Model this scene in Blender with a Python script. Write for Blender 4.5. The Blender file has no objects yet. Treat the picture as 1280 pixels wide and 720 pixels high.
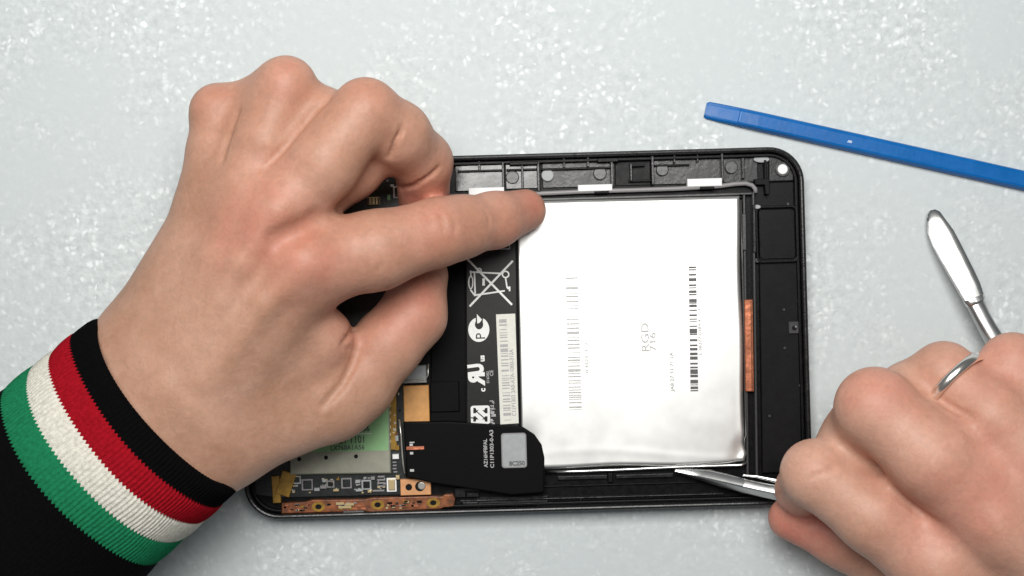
import bpy, bmesh, math, random
import numpy as np
from mathutils import Vector, Matrix

random.seed(7); np.random.seed(7)
scene = bpy.context.scene
COL = scene.collection

# ------------------------------------------------------------------ camera, light, exposure
MM = 0.001
CAM_H = 450.0                 # mm above the foam
PXMM = 0.27                   # mm per photograph pixel on the foam
cam_d = bpy.data.cameras.new('camera'); cam = bpy.data.objects.new('camera', cam_d); COL.objects.link(cam)
cam.location = (0, 0, CAM_H*MM); cam_d.sensor_width = 36.0
cam_d.lens = 36.0*CAM_H/(1280*PXMM); cam_d.clip_start = 0.01; cam_d.clip_end = 20
scene.camera = cam

world = bpy.data.worlds.new('World'); scene.world = world; world.use_nodes = True
bg = world.node_tree.nodes['Background']
bg.inputs[0].default_value = (0.90, 0.97, 1.0, 1); bg.inputs[1].default_value = 0.125

def area(name, loc, target, sx, sy, power, col):
    d = bpy.data.lights.new(name, 'AREA'); d.shape = 'RECTANGLE'; d.size = sx; d.size_y = sy
    d.energy = power; d.color = col
    o = bpy.data.objects.new(name, d); COL.objects.link(o); o.location = loc
    o.rotation_euler = (Vector(target)-Vector(loc)).to_track_quat('-Z', 'Y').to_euler()
    return o
area('desk_lamp_light', (-0.02, 0.205, 0.56), (0.0, 0.03, 0.0), 0.36, 0.29, 4.3, (1.0, 0.985, 0.95))

vs = scene.view_settings
vs.view_transform = 'Standard'; vs.look = 'None'; vs.exposure = 0.0; vs.gamma = 1.0; vs.use_curve_mapping = False
scene.render.resolution_x = 1024; scene.render.resolution_y = 576

# ------------------------------------------------------------------ helpers
def W(px, py, z=0.0):
    """photograph pixel + height in mm -> world metres (real depth at that height)"""
    f = (CAM_H - z)/CAM_H*PXMM*MM
    return Vector(((px-640)*f, (360-py)*f, z*MM))
def tag(o, label=None, cat=None, group=None, kind=None):
    if label: o['label'] = label
    if cat: o['category'] = cat
    if group: o['group'] = group
    if kind: o['kind'] = kind
    return o
def wpos(o):
    p = Vector((0, 0, 0))
    while o is not None:
        p = p + o.location; o = o.parent
    return p
def link(name, verts, faces, mat, parent=None, smooth=False):
    vs_ = [Vector(v) for v in verts]
    lo = Vector([min(v[i] for v in vs_) for i in range(3)]); hi = Vector([max(v[i] for v in vs_) for i in range(3)])
    c = (lo+hi)/2; c.z = lo.z
    me = bpy.data.meshes.new(name); me.from_pydata([v-c for v in vs_], [], faces); me.update()
    if smooth: me.polygons.foreach_set('use_smooth', [True]*len(me.polygons))
    o = bpy.data.objects.new(name, me); COL.objects.link(o)
    if parent is not None:
        o.parent = parent; o.location = c - wpos(parent)
    else: o.location = c
    if mat: me.materials.append(mat)
    return o
def empty(name, loc):
    o = bpy.data.objects.new(name, None); COL.objects.link(o); o.location = loc; o.empty_display_size = 0.01
    return o
ANG = math.radians(1.6)
def rect(cx, cy, w, h, a=ANG):
    """4 px corners of a rectangle turned by a (rising to the right)"""
    out = []
    for sx, sy in ((-1, 1), (1, 1), (1, -1), (-1, -1)):
        x, y = sx*w/2, sy*h/2
        out.append((cx + x*math.cos(a) + y*math.sin(a), cy - x*math.sin(a) + y*math.cos(a)))
    return out
def rrect(cx, cy, w, h, r, a=ANG, n=8):
    out = []
    for k, (sx, sy) in enumerate(((1, -1), (-1, -1), (-1, 1), (1, 1))):
        for i in range(n+1):
            t = (k + i/n)*math.pi/2
            x = sx*(w/2-r) + r*math.cos(t); y = sy*(h/2-r) - r*math.sin(t)
            out.append((cx + x*math.cos(a) + y*math.sin(a), cy - x*math.sin(a) + y*math.cos(a)))
    return out
def disc(cx, cy, r, n=20, ry=None):
    ry = ry or r
    return [(cx+r*math.cos(2*math.pi*i/n), cy-ry*math.sin(2*math.pi*i/n)) for i in range(n)]
def ccw(pts):
    s = sum(pts[i][0]*pts[(i+1) % len(pts)][1]-pts[(i+1) % len(pts)][0]*pts[i][1] for i in range(len(pts)))
    return pts if s < 0 else pts[::-1]       # px y points down
def prism(name, pts, z0, z1, mat, parent=None, bev=0.0, seg=2, smooth=False):
    """solid from a px outline as seen at height z1; true vertical sides"""
    pts = ccw(list(pts)); n = len(pts)
    top = [W(x, y, z1) for x, y in pts]
    bot = [Vector((v.x, v.y, z0*MM)) for v in top]
    faces = [tuple(range(n)), tuple(range(2*n-1, n-1, -1))]
    for i in range(n): faces.append((i, n+i, n+(i+1) % n, (i+1) % n))
    o = link(name, top+bot, faces, mat, parent)
    if bev > 0:
        bm = bmesh.new(); bm.from_mesh(o.data); bm.faces.ensure_lookup_table()
        zt = max(v.co.z for v in bm.verts)
        es = [e for e in bm.edges if all(abs(v.co.z-zt) < 1e-7 for v in e.verts)]
        bmesh.ops.bevel(bm, geom=es, offset=bev*MM, segments=seg, affect='EDGES', profile=0.5, clamp_overlap=True)
        bm.to_mesh(o.data); bm.free()
    return o
def ringwall(name, outer, inner, z0, z1, mat, parent=None, bev=0.0):
    outer = ccw(outer); inner = ccw(inner); n = len(outer)
    to = [W(x, y, z1) for x, y in outer]; ti = [W(x, y, z1) for x, y in inner]
    V = to + ti + [Vector((v.x, v.y, z0*MM)) for v in to] + [Vector((v.x, v.y, z0*MM)) for v in ti]
    F = []
    for i in range(n):
        j = (i+1) % n
        F += [(i, j, n+j, n+i), (i, 2*n+i, 2*n+j, j), (n+i, n+j, 3*n+j, 3*n+i)]
    o = link(name, V, F, mat, parent)
    bm = bmesh.new(); bm.from_mesh(o.data); bmesh.ops.recalc_face_normals(bm, faces=bm.faces)
    if bev:
        zt = max(v.co.z for v in bm.verts)
        es = [e for e in bm.edges if all(abs(v.co.z-zt) < 1e-7 for v in e.verts) and any(abs(f.normal.z) < .5 for f in e.link_faces)]
        bmesh.ops.bevel(bm, geom=es, offset=bev*MM, segments=3, affect='EDGES', profile=0.5)
    bm.to_mesh(o.data); bm.free()
    return o
def flat(name, polys, z, mat, parent):
    """flat print: several px polygons in one sheet at height z"""
    V, F = [], []
    for p in polys:
        p = ccw(list(p)); b = len(V)
        V += [W(x, y, z) for x, y in p]; F.append(tuple(range(b, b+len(p))))
    return link(name, V, F, mat, parent)
def stroke(x0, y0, x1, y1, w):
    L = math.hypot(x1-x0, y1-y0) or 1; nx, ny = -(y1-y0)/L*w/2, (x1-x0)/L*w/2
    return [(x0+nx, y0+ny), (x1+nx, y1+ny), (x1-nx, y1-ny), (x0-nx, y0-ny)]
def arcstrokes(cx, cy, r, a0, a1, w, n=10, ry=None):
    ry = ry or r; out = []
    for i in range(n):
        t0 = math.radians(a0+(a1-a0)*i/n); t1 = math.radians(a0+(a1-a0)*(i+1)/n)
        out.append([(cx+(r-w/2)*math.cos(t0), cy-(ry-w/2)*math.sin(t0)), (cx+(r-w/2)*math.cos(t1), cy-(ry-w/2)*math.sin(t1)),
                    (cx+(r+w/2)*math.cos(t1), cy-(ry+w/2)*math.sin(t1)), (cx+(r+w/2)*math.cos(t0), cy-(ry+w/2)*math.sin(t0))])
    return out
def tube(name, path, r, mat, parent=None, n=10):
    """path of world points (m), radius in mm"""
    P = [Vector(p) for p in path]; V, F = [], []
    for i, p in enumerate(P):
        t = (P[min(i+1, len(P)-1)]-P[max(i-1, 0)]).normalized()
        s = t.cross(Vector((0, 0, 1))); s = s.normalized() if s.length > 1e-6 else Vector((1, 0, 0)); u = s.cross(t)
        for k in range(n):
            a = 2*math.pi*k/n; V.append(p + (s*math.cos(a)+u*math.sin(a))*r*MM)
    for i in range(len(P)-1):
        for k in range(n):
            F.append((i*n+k, i*n+(k+1) % n, (i+1)*n+(k+1) % n, (i+1)*n+k))
    F.append(tuple(range(n-1, -1, -1))); F.append(tuple((len(P)-1)*n+k for k in range(n)))
    return link(name, V, F, mat, parent, smooth=True)
def text(name, s, px, py, size, z, mat, parent, rot=90.0, sx=1.0, shear=0.0, bold=0.0, align='LEFT'):
    """lettering as a flat mesh; px,py = start of the baseline, size = em height in px"""
    c = bpy.data.curves.new('t', 'FONT'); c.body = s; c.size = 1.0; c.shear = shear; c.offset = bold; c.align_x = align
    c.resolution_u = 3
    t = bpy.data.objects.new('t', c); COL.objects.link(t)
    dg = bpy.context.evaluated_depsgraph_get(); me = bpy.data.meshes.new_from_object(t.evaluated_get(dg))
    bpy.data.objects.remove(t); bpy.data.curves.remove(c)
    a = math.radians(rot) + ANG; V = []
    for v in me.vertices:
        x, y = v.co.x*size*sx, v.co.y*size
        V.append(W(px + x*math.cos(a) - y*math.sin(a), py - x*math.sin(a) - y*math.cos(a), z))
    F = [tuple(p.vertices) for p in me.polygons]
    if sx < 0: F = [f[::-1] for f in F]
    bpy.data.meshes.remove(me)
    return link(name, V, F, mat, parent)

# ------------------------------------------------------------------ materials
def lin(r, g, b):
    f = lambda c: (c/255/12.92) if c/255 <= 0.04045 else ((c/255+0.055)/1.055)**2.4
    return (f(r), f(g), f(b), 1)
def mat(name, col, rough=0.5, metal=0.0, spec=0.5, noise=0.0, nscale=300.0, bump=0.0, bscale=900.0, coat=0.0, rvar=0.0):
    m = bpy.data.materials.new(name); m.use_nodes = True; nt = m.node_tree; b = nt.nodes['Principled BSDF']
    b.inputs['Roughness'].default_value = rough; b.inputs['Metallic'].default_value = metal
    b.inputs['Specular IOR Level'].default_value = spec; b.inputs['Coat Weight'].default_value = coat
    b.inputs['Base Color'].default_value = col
    tc = nt.nodes.new('ShaderNodeTexCoord')
    if noise > 0 or rvar > 0:
        n = nt.nodes.new('ShaderNodeTexNoise'); n.inputs['Scale'].default_value = nscale; n.inputs['Detail'].default_value = 5
        nt.links.new(tc.outputs['Object'], n.inputs['Vector'])
        if noise > 0:
            hsv = nt.nodes.new('ShaderNodeHueSaturation'); hsv.inputs['Color'].default_value = col
            mr = nt.nodes.new('ShaderNodeMapRange'); mr.inputs[1].default_value = .3; mr.inputs[2].default_value = .7
            mr.inputs[3].default_value = 1-noise; mr.inputs[4].default_value = 1+noise
            nt.links.new(n.outputs['Fac'], mr.inputs[0]); nt.links.new(mr.outputs[0], hsv.inputs['Value'])
            nt.links.new(hsv.outputs[0], b.inputs['Base Color'])
        if rvar > 0:
            m2 = nt.nodes.new('ShaderNodeMapRange'); m2.inputs[1].default_value = .3; m2.inputs[2].default_value = .7
            m2.inputs[3].default_value = max(rough-rvar, .02); m2.inputs[4].default_value = rough+rvar
            nt.links.new(n.outputs['Fac'], m2.inputs[0]); nt.links.new(m2.outputs[0], b.inputs['Roughness'])
    if bump > 0:
        n2 = nt.nodes.new('ShaderNodeTexNoise'); n2.inputs['Scale'].default_value = bscale; n2.inputs['Detail'].default_value = 4
        bp = nt.nodes.new('ShaderNodeBump'); bp.inputs['Strength'].default_value = bump; bp.inputs['Distance'].default_value = 0.0005
        nt.links.new(tc.outputs['Object'], n2.inputs['Vector']); nt.links.new(n2.outputs['Fac'], bp.inputs['Height'])
        nt.links.new(bp.outputs[0], b.inputs['Normal'])
    return m

M = {}
M['plastic'] = mat('black_plastic', (0.004, 0.004, 0.0043, 1), .36, spec=.14, noise=.25, nscale=500, bump=.12, bscale=2500, rvar=.08)
M['plastic_shiny'] = mat('shiny_plastic', (0.014, 0.015, 0.015, 1), .16, spec=.6, noise=.25, nscale=400, bump=.04, bscale=700, rvar=.05)
M['plastic_gloss'] = mat('moulded_plastic', (0.011, 0.0115, 0.012, 1), .28, spec=.42, noise=.25, nscale=400, bump=.10, bscale=900, rvar=.08)
M['plastic_matte'] = mat('matte_black_plastic', (0.005, 0.005, 0.0055, 1), .5, noise=.3, nscale=300, bump=.1, bscale=1800, spec=.14)
M['tape'] = mat('black_tape', (0.0035, 0.0035, 0.004, 1), .5, bump=.08, bscale=400, spec=.07)
M['label_black'] = mat('battery_label_black', (0.011, 0.011, 0.011, 1), .42, noise=.2, nscale=700, spec=.25)
M['print_white'] = mat('white_print', (0.78, 0.78, 0.76, 1), .5, noise=.06, nscale=900)
M['print_grey'] = mat('grey_print', (0.38, 0.38, 0.38, 1), .6, noise=.15, nscale=1500)
M['print_faint'] = mat('faint_print', (0.50, 0.50, 0.49, 1), .6, noise=.15, nscale=1500)
M['print_dark'] = mat('dark_print', (0.10, 0.10, 0.10, 1), .6, noise=.3, nscale=1500)
M['paper'] = mat('sticker_paper', (0.70, 0.69, 0.63, 1), .6, noise=.06, nscale=600)
M['sticker_grey'] = mat('grey_sticker', (0.34, 0.36, 0.36, 1), .5, noise=.08, nscale=500)
M['pad_white'] = mat('white_foam_pad', (0.86, 0.86, 0.86, 1), .6, noise=.03)
M['cable'] = mat('grey_coax', (0.25, 0.24, 0.245, 1), .4)
M['rail'] = mat('dark_rail', (0.045, 0.046, 0.046, 1), .3, bump=.1, bscale=700)
M['copper'] = mat('copper_tape', (0.50, 0.17, 0.09, 1), .38, metal=.6, noise=.3, nscale=350, bump=.5, bscale=300)
M['flex'] = mat('copper_flex', (0.20, 0.062, 0.02, 1), .4, noise=.55, nscale=450, bump=.3, bscale=500)
M['kapton'] = mat('kapton_tape', (0.30, 0.17, 0.03, 1), .25, noise=.3, nscale=350, bump=.3, bscale=260)
M['orange'] = mat('orange_foam', (0.60, 0.29, 0.085, 1), .5, noise=.12, nscale=400)
M['orange2'] = mat('orange_pad', (0.62, 0.30, 0.13, 1), .5, noise=.12, nscale=400)
M['pcb'] = mat('dark_pcb', (0.012, 0.016, 0.015, 1), .35, noise=.5, nscale=700)
M['shield'] = mat('shield_can', (0.34, 0.335, 0.27, 1), .42, metal=.55, noise=.1, nscale=300)
M['green'] = mat('green_sticker', (0.27, 0.50, 0.235, 1), .42, noise=.06, nscale=300)
M['solder'] = mat('solder_metal', (0.62, 0.60, 0.55, 1), .3, metal=.8)
M['gold'] = mat('gold_contact', (0.62, 0.48, 0.26, 1), .35, metal=.6)
M['led'] = mat('white_component', (0.85, 0.85, 0.85, 1), .35)
M['steel'] = mat('polished_steel', (0.70, 0.70, 0.69, 1), .27, metal=1.0, noise=.04, nscale=60, rvar=.06, bump=.03, bscale=300)
M['steel_dark'] = mat('brushed_steel', (0.50, 0.50, 0.50, 1), .36, metal=1.0, rvar=.08, nscale=200)
M['silver'] = mat('ring_silver', (0.95, 0.90, 0.84, 1), .22, metal=1.0)
M['blue'] = mat('blue_plastic', (0.001, 0.118, 0.40, 1), .38, spec=.3, noise=.08, nscale=200, bump=.12, bscale=600, rvar=.06)
M['skin_dark'] = M['tape']

def foam_mat():
    m = bpy.data.materials.new('foam_sheet'); m.use_nodes = True; nt = m.node_tree; N = nt.nodes; L = nt.links
    b = N['Principled BSDF']; tc = N.new('ShaderNodeTexCoord')
    warp = N.new('ShaderNodeTexNoise'); warp.inputs['Scale'].default_value = 210; warp.inputs['Detail'].default_value = 2
    L.new(tc.outputs['Object'], warp.inputs['Vector'])
    mx = N.new('ShaderNodeMix'); mx.data_type = 'VECTOR'; mx.inputs[0].default_value = 0.0046
    L.new(tc.outputs['Object'], mx.inputs[4]); L.new(warp.outputs['Color'], mx.inputs[5])
    vo = N.new('ShaderNodeTexVoronoi'); vo.inputs['Scale'].default_value = 430; vo.feature = 'SMOOTH_F1'; vo.inputs['Smoothness'].default_value = .25
    L.new(mx.outputs[1], vo.inputs['Vector'])
    vo2 = N.new('ShaderNodeTexVoronoi'); vo2.inputs['Scale'].default_value = 510; vo2.feature = 'F1'
    L.new(mx.outputs[1], vo2.inputs['Vector'])
    big = N.new('ShaderNodeTexNoise'); big.inputs['Scale'].default_value = 17; big.inputs['Detail'].default_value = 3; big.inputs['Roughness'].default_value = .6
    L.new(tc.outputs['Object'], big.inputs['Vector'])
    patch = N.new('ShaderNodeMapRange'); patch.inputs[1].default_value = .40; patch.inputs[2].default_value = .62; patch.inputs[3].default_value = .12; patch.inputs[4].default_value = 1
    L.new(big.outputs['Fac'], patch.inputs[0])
    # flecks: random pale cells, partly sparkle painted into the colour, only inside patches
    fl = N.new('ShaderNodeMapRange'); fl.inputs[1].default_value = .62; fl.inputs[2].default_value = .86
    sep = N.new('ShaderNodeSeparateColor'); L.new(vo2.outputs['Color'], sep.inputs[0]); L.new(sep.outputs[0], fl.inputs[0])
    core = N.new('ShaderNodeMapRange'); core.inputs[1].default_value = .62; core.inputs[2].default_value = .08
    L.new(vo2.outputs['Distance'], core.inputs[0])
    mu = N.new('ShaderNodeMath'); mu.operation = 'MULTIPLY'; L.new(fl.outputs[0], mu.inputs[0]); L.new(core.outputs[0], mu.inputs[1])
    mu2 = N.new('ShaderNodeMath'); mu2.operation = 'MULTIPLY'; L.new(mu.outputs[0], mu2.inputs[0]); L.new(patch.outputs[0], mu2.inputs[1])
    fine = N.new('ShaderNodeTexNoise'); fine.inputs['Scale'].default_value = 330; fine.inputs['Detail'].default_value = 4; fine.inputs['Roughness'].default_value = .65
    L.new(tc.outputs['Object'], fine.inputs['Vector'])
    cr = N.new('ShaderNodeValToRGB'); e = cr.color_ramp.elements
    e[0].position = .32; e[0].color = (0.50, 0.54, 0.55, 1); e[1].position = .70; e[1].color = (0.67, 0.715, 0.72, 1)
    L.new(fine.outputs['Fac'], cr.inputs[0])
    base = N.new('ShaderNodeMix'); base.data_type = 'RGBA'; base.inputs[6].default_value = (0.575, 0.62, 0.63, 1)
    L.new(patch.outputs[0], base.inputs[0]); L.new(cr.outputs[0], base.inputs[7])
    col = N.new('ShaderNodeMix'); col.data_type = 'RGBA'; col.inputs[7].default_value = (0.88, 0.92, 0.925, 1)
    L.new(mu2.outputs[0], col.inputs[0]); L.new(base.outputs[2], col.inputs[6])
    L.new(col.outputs[2], b.inputs['Base Color'])
    rr = N.new('ShaderNodeMapRange'); rr.inputs[3].default_value = .62; rr.inputs[4].default_value = .22
    L.new(mu2.outputs[0], rr.inputs[0]); L.new(rr.outputs[0], b.inputs['Roughness']); b.inputs['Specular IOR Level'].default_value = .35
    h = N.new('ShaderNodeMath'); h.operation = 'MULTIPLY'; L.new(vo.outputs['Distance'], h.inputs[0]); L.new(patch.outputs[0], h.inputs[1])
    bp = N.new('ShaderNodeBump'); bp.inputs['Strength'].default_value = .35; bp.inputs['Distance'].default_value = .0006; bp.invert = True
    L.new(h.outputs[0], bp.inputs['Height']); 
    bp2 = N.new('ShaderNodeBump'); bp2.inputs['Strength'].default_value = .22; bp2.inputs['Distance'].default_value = .0004
    L.new(fine.outputs['Fac'], bp2.inputs['Height']); L.new(bp.outputs[0], bp2.inputs['Normal'])
    L.new(bp2.outputs[0], b.inputs['Normal'])
    return m
M['foam'] = foam_mat()

def skin_mat(name, c0, c1, flush):
    m = bpy.data.materials.new(name); m.use_nodes = True; nt = m.node_tree; N = nt.nodes; L = nt.links
    b = N['Principled BSDF']; tc = N.new('ShaderNodeTexCoord')
    n = N.new('ShaderNodeTexNoise'); n.inputs['Scale'].default_value = 55; n.inputs['Detail'].default_value = 5; n.inputs['Roughness'].default_value = .6
    L.new(tc.outputs['Object'], n.inputs['Vector'])
    mr = N.new('ShaderNodeMapRange'); mr.inputs[1].default_value = .3; mr.inputs[2].default_value = .7; L.new(n.outputs['Fac'], mr.inputs[0])
    mx = N.new('ShaderNodeMix'); mx.data_type = 'RGBA'; mx.inputs[6].default_value = c0; mx.inputs[7].default_value = c1
    L.new(mr.outputs[0], mx.inputs[0])
    at = N.new('ShaderNodeAttribute'); at.attribute_name = 'flush'
    n3 = N.new('ShaderNodeTexNoise'); n3.inputs['Scale'].default_value = 160; n3.inputs['Detail'].default_value = 4
    L.new(tc.outputs['Object'], n3.inputs['Vector'])
    m3 = N.new('ShaderNodeMapRange'); m3.inputs[1].default_value = .25; m3.inputs[2].default_value = .75; m3.inputs[3].default_value = .6; m3.inputs[4].default_value = 1.25
    L.new(n3.outputs['Fac'], m3.inputs[0])
    mu = N.new('ShaderNodeMath'); mu.operation = 'MULTIPLY'; mu.use_clamp = True; L.new(at.outputs['Fac'], mu.inputs[0]); L.new(m3.outputs[0], mu.inputs[1])
    mf = N.new('ShaderNodeMix'); mf.data_type = 'RGBA'; mf.inputs[7].default_value = flush
    L.new(mu.outputs[0], mf.inputs[0]); L.new(mx.outputs[2], mf.inputs[6])
    L.new(mf.outputs[2], b.inputs['Base Color'])
    b.inputs['Roughness'].default_value = .48; b.inputs['Specular IOR Level'].default_value = .33
    b.inputs['Subsurface Weight'].default_value = .18; b.inputs['Subsurface Radius'].default_value = (1.0, .36, .2); b.inputs['Subsurface Scale'].default_value = .0035
    vo = N.new('ShaderNodeTexVoronoi'); vo.inputs['Scale'].default_value = 900; vo.feature = 'DISTANCE_TO_EDGE'
    L.new(tc.outputs['Object'], vo.inputs['Vector'])
    n2 = N.new('ShaderNodeTexNoise'); n2.inputs['Scale'].default_value = 260; n2.inputs['Detail'].default_value = 6
    L.new(tc.outputs['Object'], n2.inputs['Vector'])
    b1 = N.new('ShaderNodeBump'); b1.inputs['Strength'].default_value = .10; b1.inputs['Distance'].default_value = .0004
    L.new(vo.outputs['Distance'], b1.inputs['Height'])
    n4 = N.new('ShaderNodeTexNoise'); n4.inputs['Scale'].default_value = 420; n4.inputs['Detail'].default_value = 3; n4.inputs['Distortion'].default_value = 1.2
    L.new(tc.outputs['Object'], n4.inputs['Vector'])
    hv = N.new('ShaderNodeHueSaturation'); m4 = N.new('ShaderNodeMapRange'); m4.inputs[1].default_value = .3; m4.inputs[2].default_value = .7; m4.inputs[3].default_value = .93; m4.inputs[4].default_value = 1.06
    L.new(n4.outputs['Fac'], m4.inputs[0]); L.new(m4.outputs[0], hv.inputs['Value']); L.new(mf.outputs[2], hv.inputs['Color']); L.new(hv.outputs[0], b.inputs['Base Color'])
    b3 = N.new('ShaderNodeBump'); b3.inputs['Strength'].default_value = .16; b3.inputs['Distance'].default_value = .0005
    L.new(n4.outputs['Fac'], b3.inputs['Height']); L.new(b1.outputs[0], b3.inputs['Normal'])
    b2 = N.new('ShaderNodeBump'); b2.inputs['Strength'].default_value = .22; b2.inputs['Distance'].default_value = .0009
    L.new(n2.outputs['Fac'], b2.inputs['Height']); L.new(b3.outputs[0], b2.inputs['Normal']); L.new(b2.outputs[0], b.inputs['Normal'])
    return m
M['skin'] = skin_mat('skin', (0.40, 0.215, 0.138, 1), (0.535, 0.312, 0.225, 1), (0.54, 0.18, 0.13, 1))
M['skin2'] = skin_mat('skin_pink', (0.50, 0.268, 0.188, 1), (0.60, 0.36, 0.268, 1), (0.58, 0.215, 0.16, 1))

def knit(name, col):
    m = mat(name, col, .95, spec=.04, noise=.18, nscale=900, bump=.5, bscale=2200)
    b = m.node_tree.nodes['Principled BSDF']; b.inputs['Sheen Weight'].default_value = .0
    return m
M['k_black'] = knit('black_knit', (0.0028, 0.0028, 0.0032, 1)); M['k_red'] = knit('red_knit', (0.29, 0.006, 0.013, 1))
M['k_white'] = knit('white_knit', (0.62, 0.60, 0.53, 1)); M['k_green'] = knit('green_knit', (0.012, 0.165, 0.072, 1))

# ------------------------------------------------------------------ the foam sheet (setting)
def foam():
    nx, ny = 60, 40; V, F = [], []
    for j in range(ny+1):
        for i in range(nx+1):
            x = -0.6+1.2*i/nx; y = -0.42+0.84*j/ny
            V.append((x, y, -0.0001))
    for j in range(ny):
        for i in range(nx):
            a = j*(nx+1)+i; F.append((a, a+1, a+nx+2, a+nx+1))
    o = link('foam_sheet', V, F, M['foam'], smooth=True); o.location = (0, 0, -0.0001)
    for v, s in zip(o.data.vertices, V): v.co = (s[0], s[1], 0)
    o['kind'] = 'structure'; tag(o, 'white bubbly packing foam sheet covering the bench', 'foam sheet')
foam()

# ------------------------------------------------------------------ tablet
tab = empty('tablet', W(655, 416, 0))
tag(tab, 'opened black tablet lying face down with its inner frame and circuit board exposed', 'tablet')
TC = (655, 416.5); TWD, THT = 712, 449
RIM = 9.0
outer = rrect(*TC, TWD, THT, 44, n=10); inner = rrect(*TC, TWD-13, THT-13, 38, n=10)
prism('chassis_floor', rrect(*TC, TWD-6, THT-6, 41, n=10), 0.4, 4.6, M['plastic'], tab, bev=.3)
ringwall('rim', outer, inner, 0.1, RIM, M['plastic_gloss'], tab, bev=.9)
ringwall('inner_rim_step', rrect(*TC, TWD-17, THT-17, 36, n=10), rrect(*TC, TWD-25, THT-25, 32, n=10), 4.5, 7.4, M['plastic'], tab, bev=.3)

def B(name, cx, cy, w, h, z0, z1, m, parent=tab, bev=.25, a=ANG):
    return prism(name, rect(cx, cy, w, h, a), z0, z1, M[m], parent, bev=bev)
# upper edge compartments
B('compartment_floor', 600, 222, 62, 33, 4.5, 5.6, 'plastic_shiny', bev=.2)
B('compartment_floor', 652, 220, 40, 32, 4.5, 5.4, 'plastic_shiny', bev=.2)
B('compartment_floor', 723, 218, 90, 32, 4.5, 5.2, 'plastic_gloss', bev=.2)
B('compartment_floor', 791, 216, 44, 32, 4.5, 5.0, 'plastic', bev=.2)
B('compartment_floor', 858, 213, 86, 34, 4.5, 5.2, 'plastic_gloss', bev=.2)
B('compartment_floor', 925, 211, 44, 34, 4.5, 5.3, 'plastic_gloss', bev=.2)
def ribs():
    for cx, cy, w, h, z in ((629, 221, 3, 38, 7.6), (653, 221, 3, 30, 7.2), (673, 220, 3.5, 38, 8.0), (765, 216, 3.5, 36, 7.8),
                            (789, 215, 3, 22, 7.0), (816, 213, 3.5, 36, 7.8), (903, 209, 3.5, 36, 7.8), (929, 210, 4, 26, 7.4),
                            (705, 203, 2.5, 13, 7.2), (735, 202, 3, 13, 7.2), (843, 197, 2.5, 13, 7.2), (872, 196, 2.5, 13, 7.2), (599, 207, 3, 12, 7.2)):
        B('rib', cx, cy, w, h, 4.7, z, 'plastic_gloss', bev=.2)
    for cx, cy, w, h, z in ((600, 213.5, 56, 2.6, 7.0), (652, 212, 38, 2.6, 7.0), (720, 210.5, 88, 2.6, 7.0), (840, 206.5, 44, 2.4, 6.6), (797, 207, 18, 2.4, 6.8),
                            (760, 200, 26, 5, 8.2), (655, 204, 36, 4, 8.3), (800, 226, 28, 2.6, 6.4), (957, 214, 3, 28, 7.0)):
        B('rib', cx, cy, w, h, 4.7, z, 'plastic', bev=.2)
ribs()
for cx, cy, r, m, z in ((640.5, 221.5, 8.5, 'rail', 5.9), (684.5, 219, 7.8, 'sticker_grey', 6.4), (750, 216.5, 8.5, 'rail', 6.2), (828, 212, 8, 'rail', 6.3), (914.5, 209, 8.3, 'rail', 6.3)):
    b = prism('screw_boss', disc(cx, cy, r), 4.6, z, M[m], tab, bev=.3)
prism('corner_plate', [(961, 194), (974, 193.5), (984, 197), (990, 205), (992, 214), (992, 226), (961, 227)], 4.5, 6.2, M['plastic_gloss'], tab, bev=.3)
prism('corner_boss', disc(978.5, 211.5, 9.5), 5.0, 6.8, M['rail'], tab, bev=.3)
prism('screw_hole_insert', disc(978.5, 211.5, 6.3), 5.2, 7.2, M['pad_white'], tab, bev=.2)
prism('corner_window', disc(952, 199, 10, 20, 4.2), 5.0, 6.4, M['sticker_grey'], tab, bev=.2)
B('corner_rib', 984, 201.5, 2.4, 6, 6.0, 7.2, 'plastic_gloss', a=math.radians(-30))
for cx, cy, w, h in ((608, 239.3, 44.5, 10), (744, 234.7, 43, 8.3), (881, 228, 43.5, 10)):
    B('foam_pad', cx, cy, w, h, 4.8, 8.3, 'pad_white', bev=.3)
# antenna cable
pth = [W(x, y, 7.0) for x, y in ((556, 245), (600, 245.2), (640, 244), (680, 241.6), (730, 239.3), (790, 237.6), (850, 235.6), (900, 232.5), (918, 230), (932, 229.3), (940, 231.5), (944, 236), (944.5, 241))]
tube('antenna_cable', pth, 0.75, M['cable'], tab)
for cx, cy in ((752, 239.2), (884, 234)): B('cable_clip', cx, cy, 18, 5.5, 4.8, 8.0, 'plastic_matte')
# battery bay rails
B('bay_rail', 806, 245.5, 274, 3.2, 4.6, 7.4, 'rail'); B('bay_rail', 800, 250, 262, 3, 4.6, 6.4, 'plastic_matte')
for cx, w, z, m in ((931, 3.0, 7.0, 'rail'), (942.5, 3.0, 8.0, 'rail')):
    B('bay_rail', cx+1.5, 418, w, 356, 4.6, z, m, a=math.radians(.75))
B('bay_rail_cap', 930.5, 290, 5, 46, 6.6, 7.9, 'rail', a=math.radians(.75)); B('bay_rail_cap', 943, 286, 4, 60, 6.9, 8.4, 'plastic_gloss', a=math.radians(.75))
B('copper_tape', 936.6, 432, 10.5, 115, 4.7, 8.3, 'copper', a=math.radians(.75))
B('copper_tape_edge', 939.8, 432, 1.6, 112, 8.2, 8.75, 'flex', a=math.radians(.75), bev=.1)
prism('cable_hook', [(943, 224), (962, 223), (962, 243), (957, 243), (956, 231), (944, 231)], 4.6, 7.6, M['plastic_matte'], tab, bev=.2)
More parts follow.
